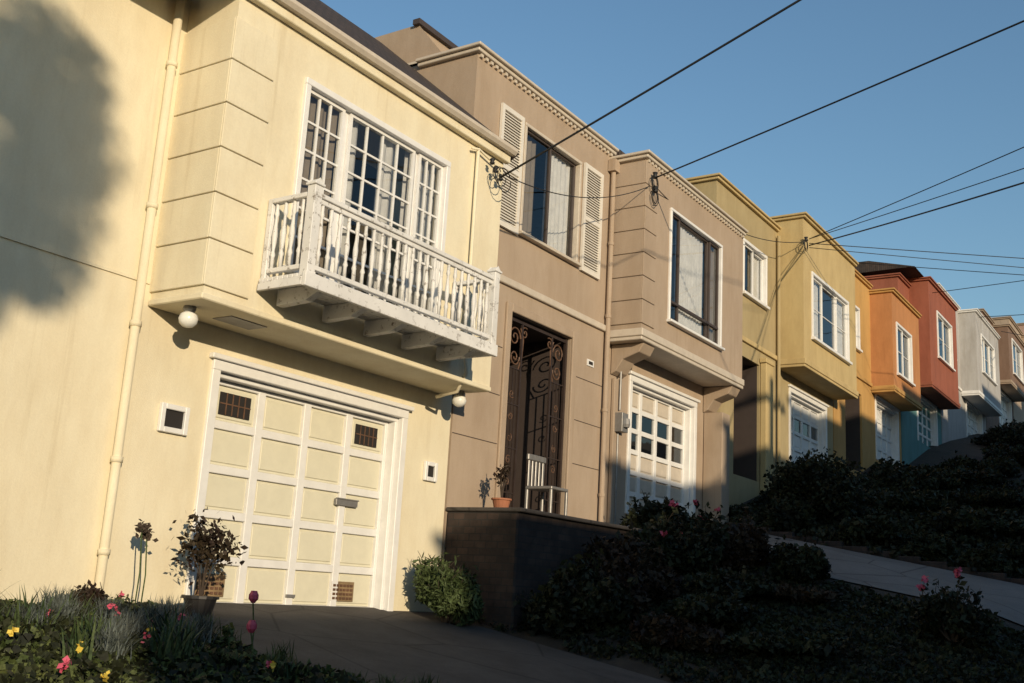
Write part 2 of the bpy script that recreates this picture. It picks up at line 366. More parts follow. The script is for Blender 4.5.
v.obj('garage_foot_vent_plates',M['vent'],h1)
v=MB()
for (a,b,c,d) in ((6.28,6.60,1.24,1.50),(10.18,10.42,1.25,1.48)):
    t=.05; v.box(a,a+t,7.955,7.999,c,d); v.box(b-t,b,7.955,7.999,c,d); v.box(a+t,b-t,7.957,7.999,c,c+t); v.box(a+t,b-t,7.957,7.999,d-t,d)
v.obj('wall_vent_frame',M['white'],h1,.006)
v=MB(); v.box(6.33,6.55,7.985,7.998,1.29,1.45); v.box(10.23,10.37,7.985,7.998,1.30,1.43); v.obj('wall_vent_dark',M['dark'],h1)
v=MB(); v.box(6.55,7.0,7.5,7.75,2.322,2.329); v.obj('soffit_vent',M['metal'],h1)
for xx in (6.17,10.3):
    v=MB(); v.lathe((xx,7.62,2.33),[(.055,0),(.06,-.03),(.045,-.05)]); v.obj('light_fitting',M['metal'],h1)
    v=MB(); v.lathe((xx,7.62,2.33),[(.04,-.05),(.075,-.075),(.088,-.115),(.078,-.155),(.045,-.185),(.01,-.195)],14); v.obj('globe_lamp',M['globe'],h1,smooth=True)
v=MB(); v.tube([(5.86,7.93,5.4),(5.86,7.93,.15),(5.86,7.93,-.1),(5.83,7.90,-.32)],.042,10); 
for zz in (4.6,3.2,2.1,.9,.12): v.lathe((5.86,7.93,zz),[(.052,0),(.052,.05)],10)
v.obj('downpipe',M['cream'],h1,smooth=True)
v=MB(); v.tube([(9.84,7.25,5.2),(9.84,7.25,2.7),(9.9,7.25,2.45),(9.95,7.4,2.25),(9.95,7.7,2.2)],.022,8); v.tube([(9.70,7.24,5.16),(9.84,7.24,5.2),(10.2,7.24,5.14),(10.32,7.22,5.0)],.015,6); v.obj('service_conduit',M['cream'],h1,smooth=True)
v=MB()
for (a,b) in ((10.1,4.98),(10.22,4.92),(10.02,5.06)): v.lathe((a,7.16,b),[(.02,0),(.035,.02),(.02,.04),(.035,.06),(.015,.08)],8)
for i in range(3):
    c=(10.12+.05*i,7.15,4.98-.03*i); rr=.09+.03*i
    v.tube([(c[0]+rr*math.cos(a),c[1]-.02*i,c[2]+rr*math.sin(a)) for a in np.linspace(.5,6.5,14)],.006,5)
v.obj('cable_insulators',M['wire'],h1,smooth=True)

bx0,bx1,by0,by1,bz=6.66,9.62,6.70,7.27,2.58
b=MB()
n=9
for i in range(n):
    yy=by0+.02+(by1-by0-.02)*i/n; b.box(bx0-.04,bx1+.04,yy+.004,yy+(by1-by0)/n-.004,bz+.06,bz+.095)
b.box(bx0-.05,bx1+.05,by0-.03,by0+.015,bz-.03,bz+.10); b.box(bx0-.05,bx0-.01,by0+.02,by1,bz-.02,bz+.058); b.box(bx1+.01,bx1+.05,by0+.02,by1,bz-.02,bz+.058)
for i in range(5):
    xx=bx0+.25+i*(bx1-bx0-.5)/4; b.prism([(by0+.03,bz+.055),(by0+.03,bz-.0),(by0+.2,bz-.08),(by1,bz-.10),(by1,bz+.055)],xx-.045,xx+.045)
b.obj('balcony_floor',M['peel'],h1,.004)
b=MB()
for (px,py) in ((bx0+.02,by0+.03),(bx1-.02,by0+.03)):
    b.box(px-.05,px+.05,py-.05,py+.05,bz+.096,bz+.93); b.box(px-.065,px+.065,py-.065,py+.065,bz+.93,bz+.955); b.prismx([(px-.05,bz+.955),(px+.05,bz+.955),(px,bz+1.0)],py-.05,py+.05)
for px in (bx0+.02,bx1-.02): b.box(px-.03,px+.03,by1-.04,by1+.02,bz+.096,bz+.88)
zt_=bz+.83
b.box(bx0+.072,bx1-.072,by0-.01,by0+.075,zt_,zt_+.045); b.box(bx0+.072,bx1-.072,by0+.01,by0+.055,zt_-.05,zt_-.003); b.box(bx0+.072,bx1-.072,by0+.005,by0+.06,bz+.15,bz+.195)
for px in (bx0+.02,bx1-.02):
    b.box(px-.04,px+.04,by0+.09,by1-.045,zt_,zt_+.045); b.box(px-.025,px+.025,by0+.09,by1-.045,bz+.15,bz+.195)
b.obj('balcony_rail',M['peel'],h1,.005)
b=MB(); prof=[(.018,0),(.018,.10),(.026,.12),(.014,.16),(.024,.24),(.027,.30),(.016,.40),(.013,.46),(.024,.49),(.017,.53),(.017,.585)]
n=23
for i in range(n):
    xx=bx0+.14+(bx1-bx0-.28)*i/(n-1); b.lathe((xx,by0+.032,bz+.195),prof,7)
for px in (bx0+.02,bx1-.02):
    for i in range(4): b.lathe((px,by0+.16+i*.11,bz+.195),[(r_,z_*.635/.585) for r_,z_ in prof],7)
b.obj('balcony_balusters',M['peel'],h1,smooth=True)

# ------------------------------------------------------------------ house 2 (taupe)
h2=house('taupe_row_house',10.70,14.6,18.82,7.4,1.33,4.08,7.18,7.03,'taupe','taupe','taupe','taupetrim',(11.97,13.5,4.92,6.52),(11.86,13.5,1.03,3.74),(15.58,17.68,4.48,6.36),(15.5,17.98,1.33,3.5),bead=True)
s=MB(); s.poly([(10.72,8.45,7.0),(10.72,8.6,7.2),(10.72,9.1,7.80),(10.72,20.5,7.80),(10.72,20.5,7.0)]); s.box(10.73,14.4,9.1,20.5,7.0,7.80); s.obj('upper_parapet',M['taupe'],h2)
MB().box(10.66,14.45,9.04,9.16,7.78,7.86).obj('parapet_cap',M['darktrim'],h2)
MB().box(14.66,18.6,7.9,8.6,7.04,7.22).obj('bay_roof_ridge',M['shingle'],h2,.03)
window(h2,11.97,13.5,4.92,6.52,8.0,[0,.5,1],[(1,1),(1,1)],frame='taupetrim',dark='darktrim',curt=[(.0,.30,'curtain2'),(.52,.98,'curtain')],trim=.05)
sh=MB()
for (a,b) in ((11.30,11.86),(13.64,14.22)):
    sh.box(a,a+.06,7.95,7.99,4.85,6.6); sh.box(b-.06,b,7.95,7.99,4.85,6.6); sh.box(a+.06,b-.06,7.951,7.99,4.85,4.92); sh.box(a+.06,b-.06,7.951,7.99,6.53,6.6); sh.box(a+.06,b-.06,7.951,7.99,5.68,5.75)
    zz=4.93
    while zz<6.52:
        if not 5.65<zz<5.76: sh.prism([(7.957,zz),(7.962,zz-.006),(7.988,zz+.028),(7.983,zz+.034)],a+.06,b-.06)
        zz+=.042
sh.obj('window_shutters',M['shutter'],h2)
window(h2,15.58,17.68,4.48,6.36,7.4,[0,.2,.8,1],[(1,1),(1,1),(1,1)],frame='white',dark='darktrim',curt=[(0,.16,'curtain2'),(.22,.78,'curtain'),(.84,1,'curtain2')],trim=.05)
MB().box(15.62,17.64,7.40,7.46,4.80,4.84).obj('window_transom',M['darktrim'],h2)
garage(h2,15.5,17.98,1.33,3.48,8.0,4,6,'taupetrim','white',glassrows=(3,4))
q=MB()
z=4.2
while z<6.6:
    q.box(14.575,14.6+.42,7.378,7.398,z,z+.373); q.box(14.575,14.598,7.3985,7.998,z,z+.373)
    z+=.385
q.obj('quoins',M['taupe'],h2,.005)
q=MB()
for a in (14.75,18.38):
    q.prism([(7.42,3.92),(7.99,3.92),(7.99,3.45),(7.9,3.5),(7.78,3.68),(7.5,3.78)],a,a+.40)
q.box(18.42,18.78,7.62,7.99,0.6,3.45); q.box(14.8,15.1,7.93,7.99,.6,3.4)
q.obj('bay_corbels',M['taupe'],h2,.01)
q=MB()
for zz in (1.9,2.55,3.2): q.box(10.71,11.70,7.992,7.9995,zz,zz+.008); q.box(13.66,14.5,7.992,7.9995,zz,zz+.008)
q.obj('wall_score_lines',M['darktrim'],h2)
q=MB(); q.box(11.72,11.85,7.96,8.0,1.03,3.86); q.box(13.51,13.64,7.96,8.0,1.03,3.86); q.box(11.85,13.51,7.962,8.0,3.745,3.86); q.obj('entry_trim',M['taupe'],h2,.01)
v=MB(); v.tube([(14.5,7.93,6.95),(14.5,7.93,1.0)],.04,10); v.box(14.42,14.58,7.86,7.99,6.75,6.95)
for zz in (5.5,4.3,2.8,1.5): v.lathe((14.5,7.93,zz),[(.05,0),(.05,.05)],10)
v.obj('downpipe',M['taupe'],h2)
v=MB(); v.tube([(14.93,7.9,3.6),(14.93,7.9,2.9)],.02,8); v.box(14.84,15.04,7.8,7.98,2.55,2.85); v.lathe((14.94,7.79,2.62),[(.06,0),(.07,.05),(.06,.14)],10); v.tube([(14.93,7.92,2.55),(14.93,7.92,1.0)],.018,8); v.obj('electric_meter',M['metal'],h2,.004)
MB().box(14.0,14.2,7.985,7.999,3.44,3.54).obj('house_number_plate',M['white'],h2)
MB().box(14.04,14.16,7.98,7.986,3.465,3.515).obj('house_number_digits',M['dark'],h2)
g=MB(); Y=8.06
def spiral(cx,cz,r,turn,dirn,start=0):
    return [(cx+dirn*(r*(1-t*.85))*math.cos(start+t*turn*6.283),Y,cz+(r*(1-t*.85))*math.sin(start+t*turn*6.283)) for t in np.linspace(0,1,26)]
g.box(11.88,11.93,8.04,8.08,1.05,3.72); g.box(13.43,13.48,8.04,8.08,1.05,3.72); g.box(12.24,12.27,8.045,8.075,1.05,3.70); g.box(13.04,13.07,8.045,8.075,1.05,3.70); g.box(11.93,13.43,8.042,8.078,3.66,3.70)
for a0,a1 in ((11.93,12.24),(13.07,13.43)):
    for i in range(1,4): xx=a0+(a1-a0)*i/4; g.box(xx-.006,xx+.006,8.055,8.068,1.05,3.0)
    for zz in (1.3,1.9,2.5,3.0): g.box(a0,a1,8.05,8.07,zz,zz+.015)
g.obj('entry_gate_bars',M['iron'],h2)
g=MB()
for cx,d in ((12.08,1),(13.25,-1)):
    g.tube(spiral(cx,3.45,.15,1.6,d),.011,5); g.tube(spiral(cx+.02*d,3.17,.12,1.5,-d,3),.011,5); g.tube(spiral(cx+.25*d,3.55,.09,1.4,d,1),.01,5)
    g.tube([(cx+.12*d,Y,3.0),(cx+.2*d,Y,3.2),(cx+.22*d,Y,3.45),(cx+.14*d,Y,3.6)],.01,5)
    for k in range(5): g.tube(spiral(cx,1.45+k*.3,.06,1.3,d if k%2 else -d,k),.007,5)
g.obj('entry_gate_scrolls',M['bronze'],h2)

# ------------------------------------------------------------------ remaining houses
h3=house('olive_row_house',18.90,22.35,26.35,7.4,2.8,5.25,8.33,8.58,'olive','olive','yellow','yellow',(20.35,21.6,6.3,7.38),(19.9,21.3,2.5,4.95),(22.95,25.6,5.88,7.32),(23.2,25.7,2.8,4.75))
window(h3,20.35,21.6,6.3,7.38,8.0,[0,.5,1],[(1,1),(1,1)],curt=[(.5,1,'curtain')])
window(h3,22.95,25.6,5.88,7.32,7.4,[0,.3,.7,1],[(1,2),(1,2),(1,2)],curt=[(.05,.3,'curtain'),(.7,1,'curtain')])
garage(h3,23.2,25.7,2.8,4.73,8.0,4,5,'white','white',glassrows=(3,))
c=MB(); c.box(21.32,21.75,7.86,7.99,2.0,5.0); c.box(21.28,21.79,7.84,7.991,5.0,5.1)
c.obj('entry_pilaster',M['yellow'],h3,.01)
c=MB(); c.tube([(22.27,7.93,8.1),(22.27,7.93,2.4)],.04,8); c.obj('downpipe',M['olive'],h3)

h4=house('orange_row_house',26.42,29.9,33.05,7.4,4.15,6.1,9.02,8.88,'ochre','ochre','orange','ochre',(27.4,28.7,6.9,8.0),(27.4,28.9,3.6,5.7),(30.35,31.95,6.55,7.95),(30.3,32.6,4.15,5.85))
window(h4,27.4,28.7,6.9,8.0,8.0,[0,.5,1],[(1,1),(1,1)],curt=[(0,.5,'curtain')])
window(h4,30.35,31.95,6.55,7.95,7.4,[0,.5,1],[(1,2),(1,2)],curt=[(0,.4,'curtain')])
garage(h4,30.3,32.6,4.15,5.8,8.0,4,4,'white','white')
h5=house('rust_red_row_house',33.12,34.5,38.6,7.4,5.4,7.1,10.3,10.5,'rust','teal','rust','rust',None,None,(35.6,37.7,8.15,9.6),(35.2,37.8,5.4,6.9))
window(h5,35.6,37.7,8.15,9.6,7.4,[0,.5,1],[(1,2),(1,2)],curt=[(0,.4,'curtain')])
garage(h5,35.2,37.8,5.4,6.85,8.0,4,4,'teal','white')
MB().prism([(7.5,10.505),(8.9,10.85),(12,10.85),(12,10.45)],33.2,38.55).obj('hip_roof',M['shingle'],h5)
h6=house('pale_grey_row_house',38.68,42.2,47.0,7.4,6.7,8.25,11.5,11.4,'grey','grey','grey','white',(39.8,41.2,9.3,10.5),None,(43.2,45.8,9.2,10.6),(43,46,6.7,8.1))
window(h6,39.8,41.2,9.3,10.5,8.0,[0,.5,1],[(1,1),(1,1)]); window(h6,43.2,45.8,9.2,10.6,7.4,[0,.3,.7,1],[(1,2)]*3,curt=[(0,.3,'curtain')]); garage(h6,43,46,6.7,8.05,8.0,4,4,'white','white')
lst=[('brown_row_house',47.1,49.6,54.0,8.1,10.1,12.7,'brown'),('tan_row_house',54.1,57.6,61.8,9.6,11.6,14.1,'tan'),('salmon_row_house',61.9,65.6,70,11.1,13.1,15.7,'pink'),('ochre_row_house',70.1,73.8,78.2,12.7,14.7,17.3,'ochre')]
for nm,a,b_,c_,zf,zs,zt,m_ in lst:
    hh=house(nm,a,b_,c_,7.4,zf,zs,zt,zt-.1,m_,m_,m_,'tan',(a+.9,a+2.1,zs+.8,zs+2.0),None,(b_+.9,c_-.9,zs+.5,zs+2.0),(b_+.6,c_-.7,zf,zs-.2))
    window(hh,a+.9,a+2.1,zs+.8,zs+2.0,8.0,[0,.5,1],[(1,1),(1,1)]); window(hh,b_+.9,c_-.9,zs+.5,zs+2.0,7.4,[0,.5,1],[(1,2)]*2,curt=[(0,.3,'curtain')]); garage(hh,b_+.6,c_-.7,zf,zs-.25,8.0,4,4,'white','white')
hL=house('blush_row_house',-6.7,-2.7,1.82,7.4,-2.3,.4,3.5,3.4,'pink','pink','pink','white',(-5.5,-4.0,1.2,2.5),None,(-1.8,.9,.9,2.4),(-2.0,1.0,-2.3,.1))
window(hL,-5.5,-4.0,1.2,2.5,8.0,[0,.5,1],[(1,1),(1,1)]); window(hL,-1.8,.9,.9,2.4,7.4,[0,.3,.7,1],[(1,2)]*3); garage(hL,-2.0,1.0,-2.3,.05,8.0,4,5,'white','white')

# ------------------------------------------------------------------ houses across the street
def opp(name,x0,x1,cuts,mat):
    h=empty(name); YO=-12.0
    zb=gzf((x0+x1)/2,-12)-2.5
    b=MB(); xx=x0; tops=[]
    for (xe,dz) in cuts:
        tops.append((xe,.193*(xx+xe)/2+5.75+dz)); b.box(xx+.01,xe-.01,YO-10,YO,zb,tops[-1][1]); xx=xe
    b.obj('walls',M[mat],h)
    w=MB(); fr=MB(); g0=gzf((x0+x1)/2,-12); xx=x0
    for (xe,zt) in tops:
        if xe-xx>1.6:
            for zz in (zt-2.4,zt-5.4):
                if zz>g0+.3:
                    c=(xx+xe)/2; hw=min(1.1,(xe-xx)/2-.4)
                    fr.box(c-hw-.08,c+hw+.08,YO,YO+.05,zz-.08,zz+1.38); w.box(c-hw,c+hw,YO+.051,YO+.06,zz,zz+1.3); fr.box(c-.03,c+.03,YO+.06,YO+.08,zz,zz+1.3)
            fr.box(xx-.05,xe+.05,YO-.2,YO+.15,zt-.1,zt+.03)
        xx=xe
    w.obj('window_panes',M['glass'],h); fr.obj('window_frames',M['white'],h)
    MB().box(x0+.8,x0+3.2,YO,YO+.04,g0,g0+2.1).obj('garage_door',M['white'],h)
    return h
opp('sand_row_house',-15.6,-7.4,[(-11.5,.2),(-7.4,.0)],'tan')
opp('mint_row_house',-7.35,1.2,[(-2.9,.1),(1.2,.35)],'grey')
opp('butter_row_house',1.25,9.6,[(5.3,1.0),(9.6,1.3)],'cream')
opp('apricot_row_house',9.65,17.8,[(13.5,1.9),(17.8,1.7)],'tan')
opp('white_row_house',17.85,26.1,[(22,1.9),(26.1,1.7)],'grey')
opp('sage_row_house',26.15,34.5,[(30,1.8),(34.5,1.8)],'olive')
opp('umber_row_house',34.55,43,[(38,1.8),(43,1.8)],'brown')
opp('dune_row_house',43.05,51,[(47,1.8),(51,1.8)],'tan')
opp('pearl_row_house',-24,-15.65,[(-20,.2),(-15.65,0)],'grey')
opp('clay_row_house',-32.5,-24.05,[(-28,.2),(-24.05,0)],'pink')
opp('stone_row_house',-41,-32.55,[(-37,.2),(-32.55,0)],'tan')

# ------------------------------------------------------------------ utility poles & wires
def pole(x,y,top,arms):
    e=empty('utility_pole'); m=MB(); zb=gzf(x,y)-.5
    m.tube([(x,y,zb),(x,y,(zb+top)/2),(x,y,top)],.16,12,.65)
    for a in arms:
        m.box(x-1.1,x+1.1,y-.06,y+.06,a-.06,a+.06); 
    m.obj('pole_and_crossarms',M['pole'],e)
    i=MB()
    for a in arms:
        for dx in (-1,-.55,.55,1): i.lathe((x+dx,y,a+.06),[(.03,0),(.05,.04),(.03,.08),(.045,.1),(.02,.13)],8)
    i.obj('insulators',M['metal'],e)
for (x,top,arms) in ((9.6,9.5,(9.05,7.1)),(29.5,13.0,(12.4,9.0)),(47,16.3,(15.7,12.2)),(-14,4.9,(4.4,3.3))): pole(x,-10.0,top,arms)
def wire(a,b,sag,r=.011,n=24,name='overhead_cable'):
    a=Vector(a);b=Vector(b); m=MB()
    m.tube([a.lerp(b,t)-Vector((0,0,sag*4*t*(1-t))) for t in np.linspace(0,1,n)],r,6); m.obj(name,M['wire'],smooth=True)
def ext(a,p,y=-10.0):
    t=(y-a[1])/(p[1]-a[1]); return tuple(a[i]+(p[i]-a[i])*t for i in range(3))
A1=(10.2,7.16,4.95)
wire(A1,ext(A1,(10.04,3.4,6.28)),.1,.013)
A2=(14.72,7.3,6.62); wire(A2,ext(A2,(12.6,1.542,6.92)),.12,.012)
A3=(22.3,7.25,7.95)
wire(A3,ext(A3,(17.9,2.3,7.54)),.1,.009)
wire(A3,ext(A3,(17.2,2.3,6.9)),.12,.008)
wire((22.3,7.25,7.8),ext((22.3,7.25,7.8),(17.0,2.28,6.7)),.25,.014)
wire((22.3,7.25,7.85),ext((22.3,7.25,7.85),(24.7,3.3,7.75)),.05,.009)
wire((22.3,7.25,7.75),ext((22.3,7.25,7.75),(24.9,3.3,7.6)),.06,.008)
wire((26.4,7.3,8.6),ext((26.4,7.3,8.6),(26.6,3.6,7.95)),.06,.009)
wire((34.6,7.3,10.0),ext((34.6,7.3,10.0),(32.9,4.5,9.65)),.08,.011)
wire((42.3,7.3,11.1),ext((42.3,7.3,11.1),(41.8,5.8,10.95)),.08,.013)
wire((47.2,7.3,11.7),ext((47.2,7.3,11.7),(45.6,6.3,11.1)),.08,.013)
wire((10.32,7.2,5.05),(14.62,7.34,6.45),.25,.007)
wire((14.72,7.3,6.5),(18.95,7.9,7.3),.2,.008); wire((18.95,7.9,7.3),(22.3,7.3,7.9),.15,.008)
ins=MB()
for (x,y,z) in ((14.74,7.33,6.62),(14.8,7.35,6.4),(19.0,7.93,7.3),(22.3,7.35,7.9)):
    for i in range(2): ins.tube([(x+(.08+.04*i)*math.cos(a),y-.03,z-.08+(.1+.04*i)*math.sin(a)) for a in np.linspace(0,6.3,14)],.008,5)
    ins.lathe((x,y-.03,z),[(.03,0),(.05,.03),(.03,.06),(.045,.1)],8)
ins.obj('cable_bracket',M['wire'],smooth=True)

# ------------------------------------------------------------------ vegetation
def leaves_arrays(P,size,elong=1.8,up=.0,spread=.4):
    n=len(P); d=rng.normal(size=(n,3)); d[:,2]+=up; d/=np.linalg.norm(d,axis=1)[:,None]
    e=rng.normal(size=(n,3)); e-= (e*d).sum(1)[:,None]*d; e/=np.linalg.norm(e,axis=1)[:,None]
    s=(size*(1+spread*rng.normal(size=n)).clip(.4,2))[:,None]
    return np.stack([P-d*s*elong/2,P+e*s*.5,P+d*s*elong/2,P-e*s*.5],1).reshape(-1,3)
def mesh_quads(name,V,mat,parent=None):
    n=len(V)//4; me=bpy.data.meshes.new(name); me.vertices.add(len(V)); me.vertices.foreach_set('co',V.astype(np.float32).ravel())
    me.loops.add(4*n); me.loops.foreach_set('vertex_index',np.arange(4*n,dtype=np.int32)); me.polygons.add(n)
    me.polygons.foreach_set('loop_start',np.arange(0,4*n,4,dtype=np.int32)); me.polygons.foreach_set('loop_total',np.full(n,4,dtype=np.int32))
    me.materials.append(mat); me.update(calc_edges=True); o=bpy.data.objects.new(name,me); COL.objects.link(o)
    if parent: o.parent=parent
    return o
def shrub(name,x,y,rx,ry,h,n,size,mat,twigs=20,lumps=14,flowers=0,elong=1.8,twl=.35,z0=None):
    """h is the real overall height of the crown"""
    e=empty(name); z0=gzf(x,y) if z0 is None else z0; h=h*.78
    pts=[]; cs=[]
    for k in range(lumps):
        a=rng.uniform(0,6.28); q=rng.uniform(.15,.8)**.7; hz=rng.uniform(.25,.8)
        cs.append((x+rx*q*math.cos(a)*(1.1-hz*.4),y+ry*q*math.sin(a)*(1.1-hz*.4),z0+h*hz*(1-.25*q),rng.uniform(.22,.42)))
    per=n//lumps
    for c in cs:
        d=rng.normal(size=(per,3)); d/=np.linalg.norm(d,axis=1)[:,None]; rr=rng.uniform(.35,1.12,per)**.6
        pts.append(np.array(c[:3])+d*rr[:,None]*np.array([rx*c[3]*1.25,ry*c[3]*1.25,h*c[3]*.9]))
    st=MB()
    for k in range(twigs):
        c=cs[k%len(cs)]; d=Vector((rng.normal()*.6,rng.normal()*.6,1.0)).normalized(); L=twl*h*rng.uniform(.3,1.3)+c[3]*h*.7
        p0=Vector(c[:3]); p1=p0+d*L*.6+Vector((rng.normal()*.03,rng.normal()*.03,0)); p2=p0+d*L
        st.tube([p0,p1,p2],.006,4,.4)
        m=max(3,int(14*L/.4)); tt=rng.uniform(.35,1,m); pp=np.array([tuple(p0.lerp(p2,t)) for t in tt])+rng.normal(size=(m,3))*.025
        pts.append(pp)
    for c in cs: st.tube([(x+rng.normal()*.05*rx,y+rng.normal()*.05*ry,z0-.05),((x+c[0])/2,(y+c[1])/2,z0+(c[2]-z0)*.55),c[:3]],.018,5,.5)
    st.obj('stems',M['stem'],e)
    P=np.concatenate(pts); P[:,2]=np.maximum(P[:,2],gz(P[:,0],P[:,1])+.01)
    mesh_quads('foliage',leaves_arrays(P,size,elong),mat,e)
    if flowers:
        F=[]
        idx=np.argsort(-P[:,2]+rng.normal(size=len(P))*.12)[:flowers]
        for i in idx:
            F.append(P[i]+np.array([0,0,.03])+rng.normal(size=(16,3))*.018)
        mesh_quads('blossoms',leaves_arrays(np.concatenate(F),.04,1.1),M['pink_petal'],e)
    return e
def ivy(name,x0,x1,y0,y1,n,h,size,mat):
    X=rng.uniform(x0,x1,n); Y=rng.uniform(y0,y1,n); b=.5+.5*np.sin(X*2.3+np.sin(Y*3.1))*np.cos(Y*2.7+X*.7)
    edge=.12*np.sin(Y*5+np.sin(Y*11)); X=np.where(X<x0+.4,X+edge,X); X=np.where(X>x1-.4,X+edge,X)
    Z=gz(X,Y)+rng.uniform(0,1,n)**.8*h*(.35+.65*b)
    mesh_quads(name,leaves_arrays(np.stack([X,Y,Z],1),size,1.4),mat)
for (x,y,rx,ry,h,fl,mt) in ((10.95,6.55,.35,.3,.8,0,'leaf'),(11.35,6.3,.5,.45,.95,0,'leaf'),(11.9,6.35,.6,.5,.95,0,'leafred'),(12.5,6.4,.75,.5,.95,0,'leafred'),(13.2,6.3,.7,.6,.95,2,'leaf'),(13.9,6.2,.65,.6,.95,6,'leaf'),(14.4,5.7,.5,.5,.85,0,'leafred'),(13.2,5.3,.8,.5,.45,0,'leaf'),(12.2,5.2,.8,.6,.5,0,'leaf'),(11.5,5.3,.5,.5,.4,0,'leafred'),(14.6,7.0,.5,.5,.9,0,'leaf'),(14.5,4.9,.45,.45,.6,0,'leaf'),(12.1,4.3,.8,.6,.25,0,'leaf'),(13.6,4.6,.7,.5,.28,0,'leafred')):
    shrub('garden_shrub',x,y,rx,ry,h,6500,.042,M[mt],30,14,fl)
ivy('ivy_groundcover',10.75,14.6,1.6,7.6,30000,.10,.04,M['leaf'])
ivy('ivy_groundcover',18.5,22.9,1.6,7.8,24000,.25,.055,M['leaf'])
ivy('ivy_groundcover',26.5,29.9,1.6,7.8,12000,.25,.06,M['leaf'])
shrub('rose_bush',13.5,2.75,.45,.42,.8,3000,.038,M['leaf'],40,14,4)
for (x,y,r_,h) in ((20.0,6.4,.98,1.6),(26.3,6.4,.8,1.15)):
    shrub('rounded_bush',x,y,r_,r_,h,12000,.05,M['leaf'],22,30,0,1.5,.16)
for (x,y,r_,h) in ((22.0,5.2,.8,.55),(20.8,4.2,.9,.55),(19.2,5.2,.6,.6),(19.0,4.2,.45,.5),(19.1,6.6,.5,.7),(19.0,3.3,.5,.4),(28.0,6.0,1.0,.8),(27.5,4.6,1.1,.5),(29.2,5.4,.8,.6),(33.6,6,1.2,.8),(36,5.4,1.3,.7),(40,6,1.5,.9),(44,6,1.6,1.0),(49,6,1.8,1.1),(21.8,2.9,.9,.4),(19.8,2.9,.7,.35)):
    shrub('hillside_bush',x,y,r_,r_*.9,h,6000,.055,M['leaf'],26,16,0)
shrub('juniper_bush',10.1,7.45,.42,.38,.9,9000,.022,M['leafgreen'],44,12,0,4.0,.3)
# unseen thin-stemmed tree added on the far kerb to shade the upper left wall
def shadow_tree(tx,ty,zlo,zhi,rad,nleaf,clumps=18,cr=.75,tr_=.10):
    tz=gzf(tx,ty); tr=empty('shadow_tree'); tm=MB(); P=[]
    tm.tube([(tx,ty,tz-.3),(tx+.35,ty,tz+(zlo-tz)*.35),(tx-.35,ty+.1,tz+(zlo-tz)*.7),(tx,ty,zlo+.4),(tx,ty,(zlo+zhi)/2+.5)],tr_,10,.5)
    for k in range(clumps):
        zc=rng.uniform(zlo+.3,zhi-.3); rr_=rad*math.sqrt(max(.15,1-((zc-(zlo+zhi)/2)/((zhi-zlo)/2))**2))*rng.uniform(.1,1); a=rng.uniform(0,6.28)
        c=np.array([tx+rr_*math.cos(a),ty+rr_*math.sin(a)*.8,zc]); tm.tube([(tx,ty,max(zlo-.3,zc-1.2)),tuple((c+np.array([tx,ty,zc-.5]))/2),tuple(c)],.025,5,.4)
        m=nleaf//clumps; d=rng.normal(size=(m,3)); d/=np.linalg.norm(d,axis=1)[:,None]; P.append(c+d*(rng.uniform(.05,1,m)**.4)[:,None]*cr)
    tm.obj('trunk_and_limbs',M['stem'],tr); mesh_quads('foliage',leaves_arrays(np.concatenate(P),.075,1.7),M['leaf'],tr)
shadow_tree(-7.7,-10.3,7.0,9.4,.8,5200,20,.45,.06)
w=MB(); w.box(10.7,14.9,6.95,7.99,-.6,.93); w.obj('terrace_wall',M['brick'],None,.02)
w=MB(); w.box(10.68,14.94,6.90,7.995,.932,.98); w.obj('terrace_paving',M['concrete'],None,.01)
w=MB()
for i in range(14):
    yy=1.7+i*.42; zz=gzf(18.5,yy+.2); w.box(18.44,18.6,yy,yy+.417,zz-.4,zz+.10+.003*(i%2))
w.obj('garden_kerb',M['brick'],None,.01)
def tuft(name,x,y,n,L,wd,mat,spread=.5,base=None):
    V=[]; z=gzf(x,y)
    for i in range(n):
        a=rng.uniform(0,6.28); s=rng.uniform(.15,1)*spread; l=L*rng.uniform(.6,1.15); bx=x+rng.normal()*.05; by=y+rng.normal()*.05
        p=np.array([bx,by,z]); prev=p; seg=4; side=np.array([-math.sin(a),math.cos(a),0])*wd
        for k in range(1,seg+1):
            t=k/seg; q=np.array([bx+math.cos(a)*s*l*t**1.7,by+math.sin(a)*s*l*t**1.7,z+l*(t-.25*s*t*t)])
            w0=(1-(k-1)/seg)**.6; w1=(1-t)**.6+.02
            V+= [prev-side*w0,prev+side*w0,q+side*w1,q-side*w1]; prev=q
    mesh_quads(name,np.array(V),mat)
for i in range(20):
    tuft('iris_clump',rng.uniform(3.2,5.7),rng.uniform(6.0,7.8),26,rng.uniform(.24,.40),.012,M['blade'],.7)
for (x,y) in ((4.6,6.9),(4.95,7.1),(5.3,6.8),(5.0,6.6),(5.7,7.0),(5.5,6.4),(4.4,7.4),(5.9,6.7),(5.45,7.2),(4.8,6.3),(5.2,7.5),(6.0,7.2)):
    tuft('lavender_tuft',x,y,260,.26,.006,M['leafgrey'],.9)
ivy('flowering_groundcover',3.0,6.05,5.0,7.9,17000,.15,.032,M['leafyel'])
ivy('leafy_groundcover',3.0,6.0,4.6,7.7,9000,.17,.045,M['leaf'])
for (x,y) in ((5.8,5.6),(5.9,5.9),(6.1,6.6),(5.5,5.9),(6.1,5.3),(6.2,6.1),(6.25,7.0),(6.4,5.2),(6.7,5.1),(6.5,4.9)): tuft('grass_tuft',x,y,60,.18,.006,M['blade'],1.0)
F=[];G=[]
for i in range(16):
    x=rng.uniform(3.6,6.0); y=rng.uniform(5.2,7.6); (F if i%3 else G).append(np.array([x,y,gzf(x,y)+rng.uniform(.16,.24)])+rng.normal(size=(10,3))*.012)
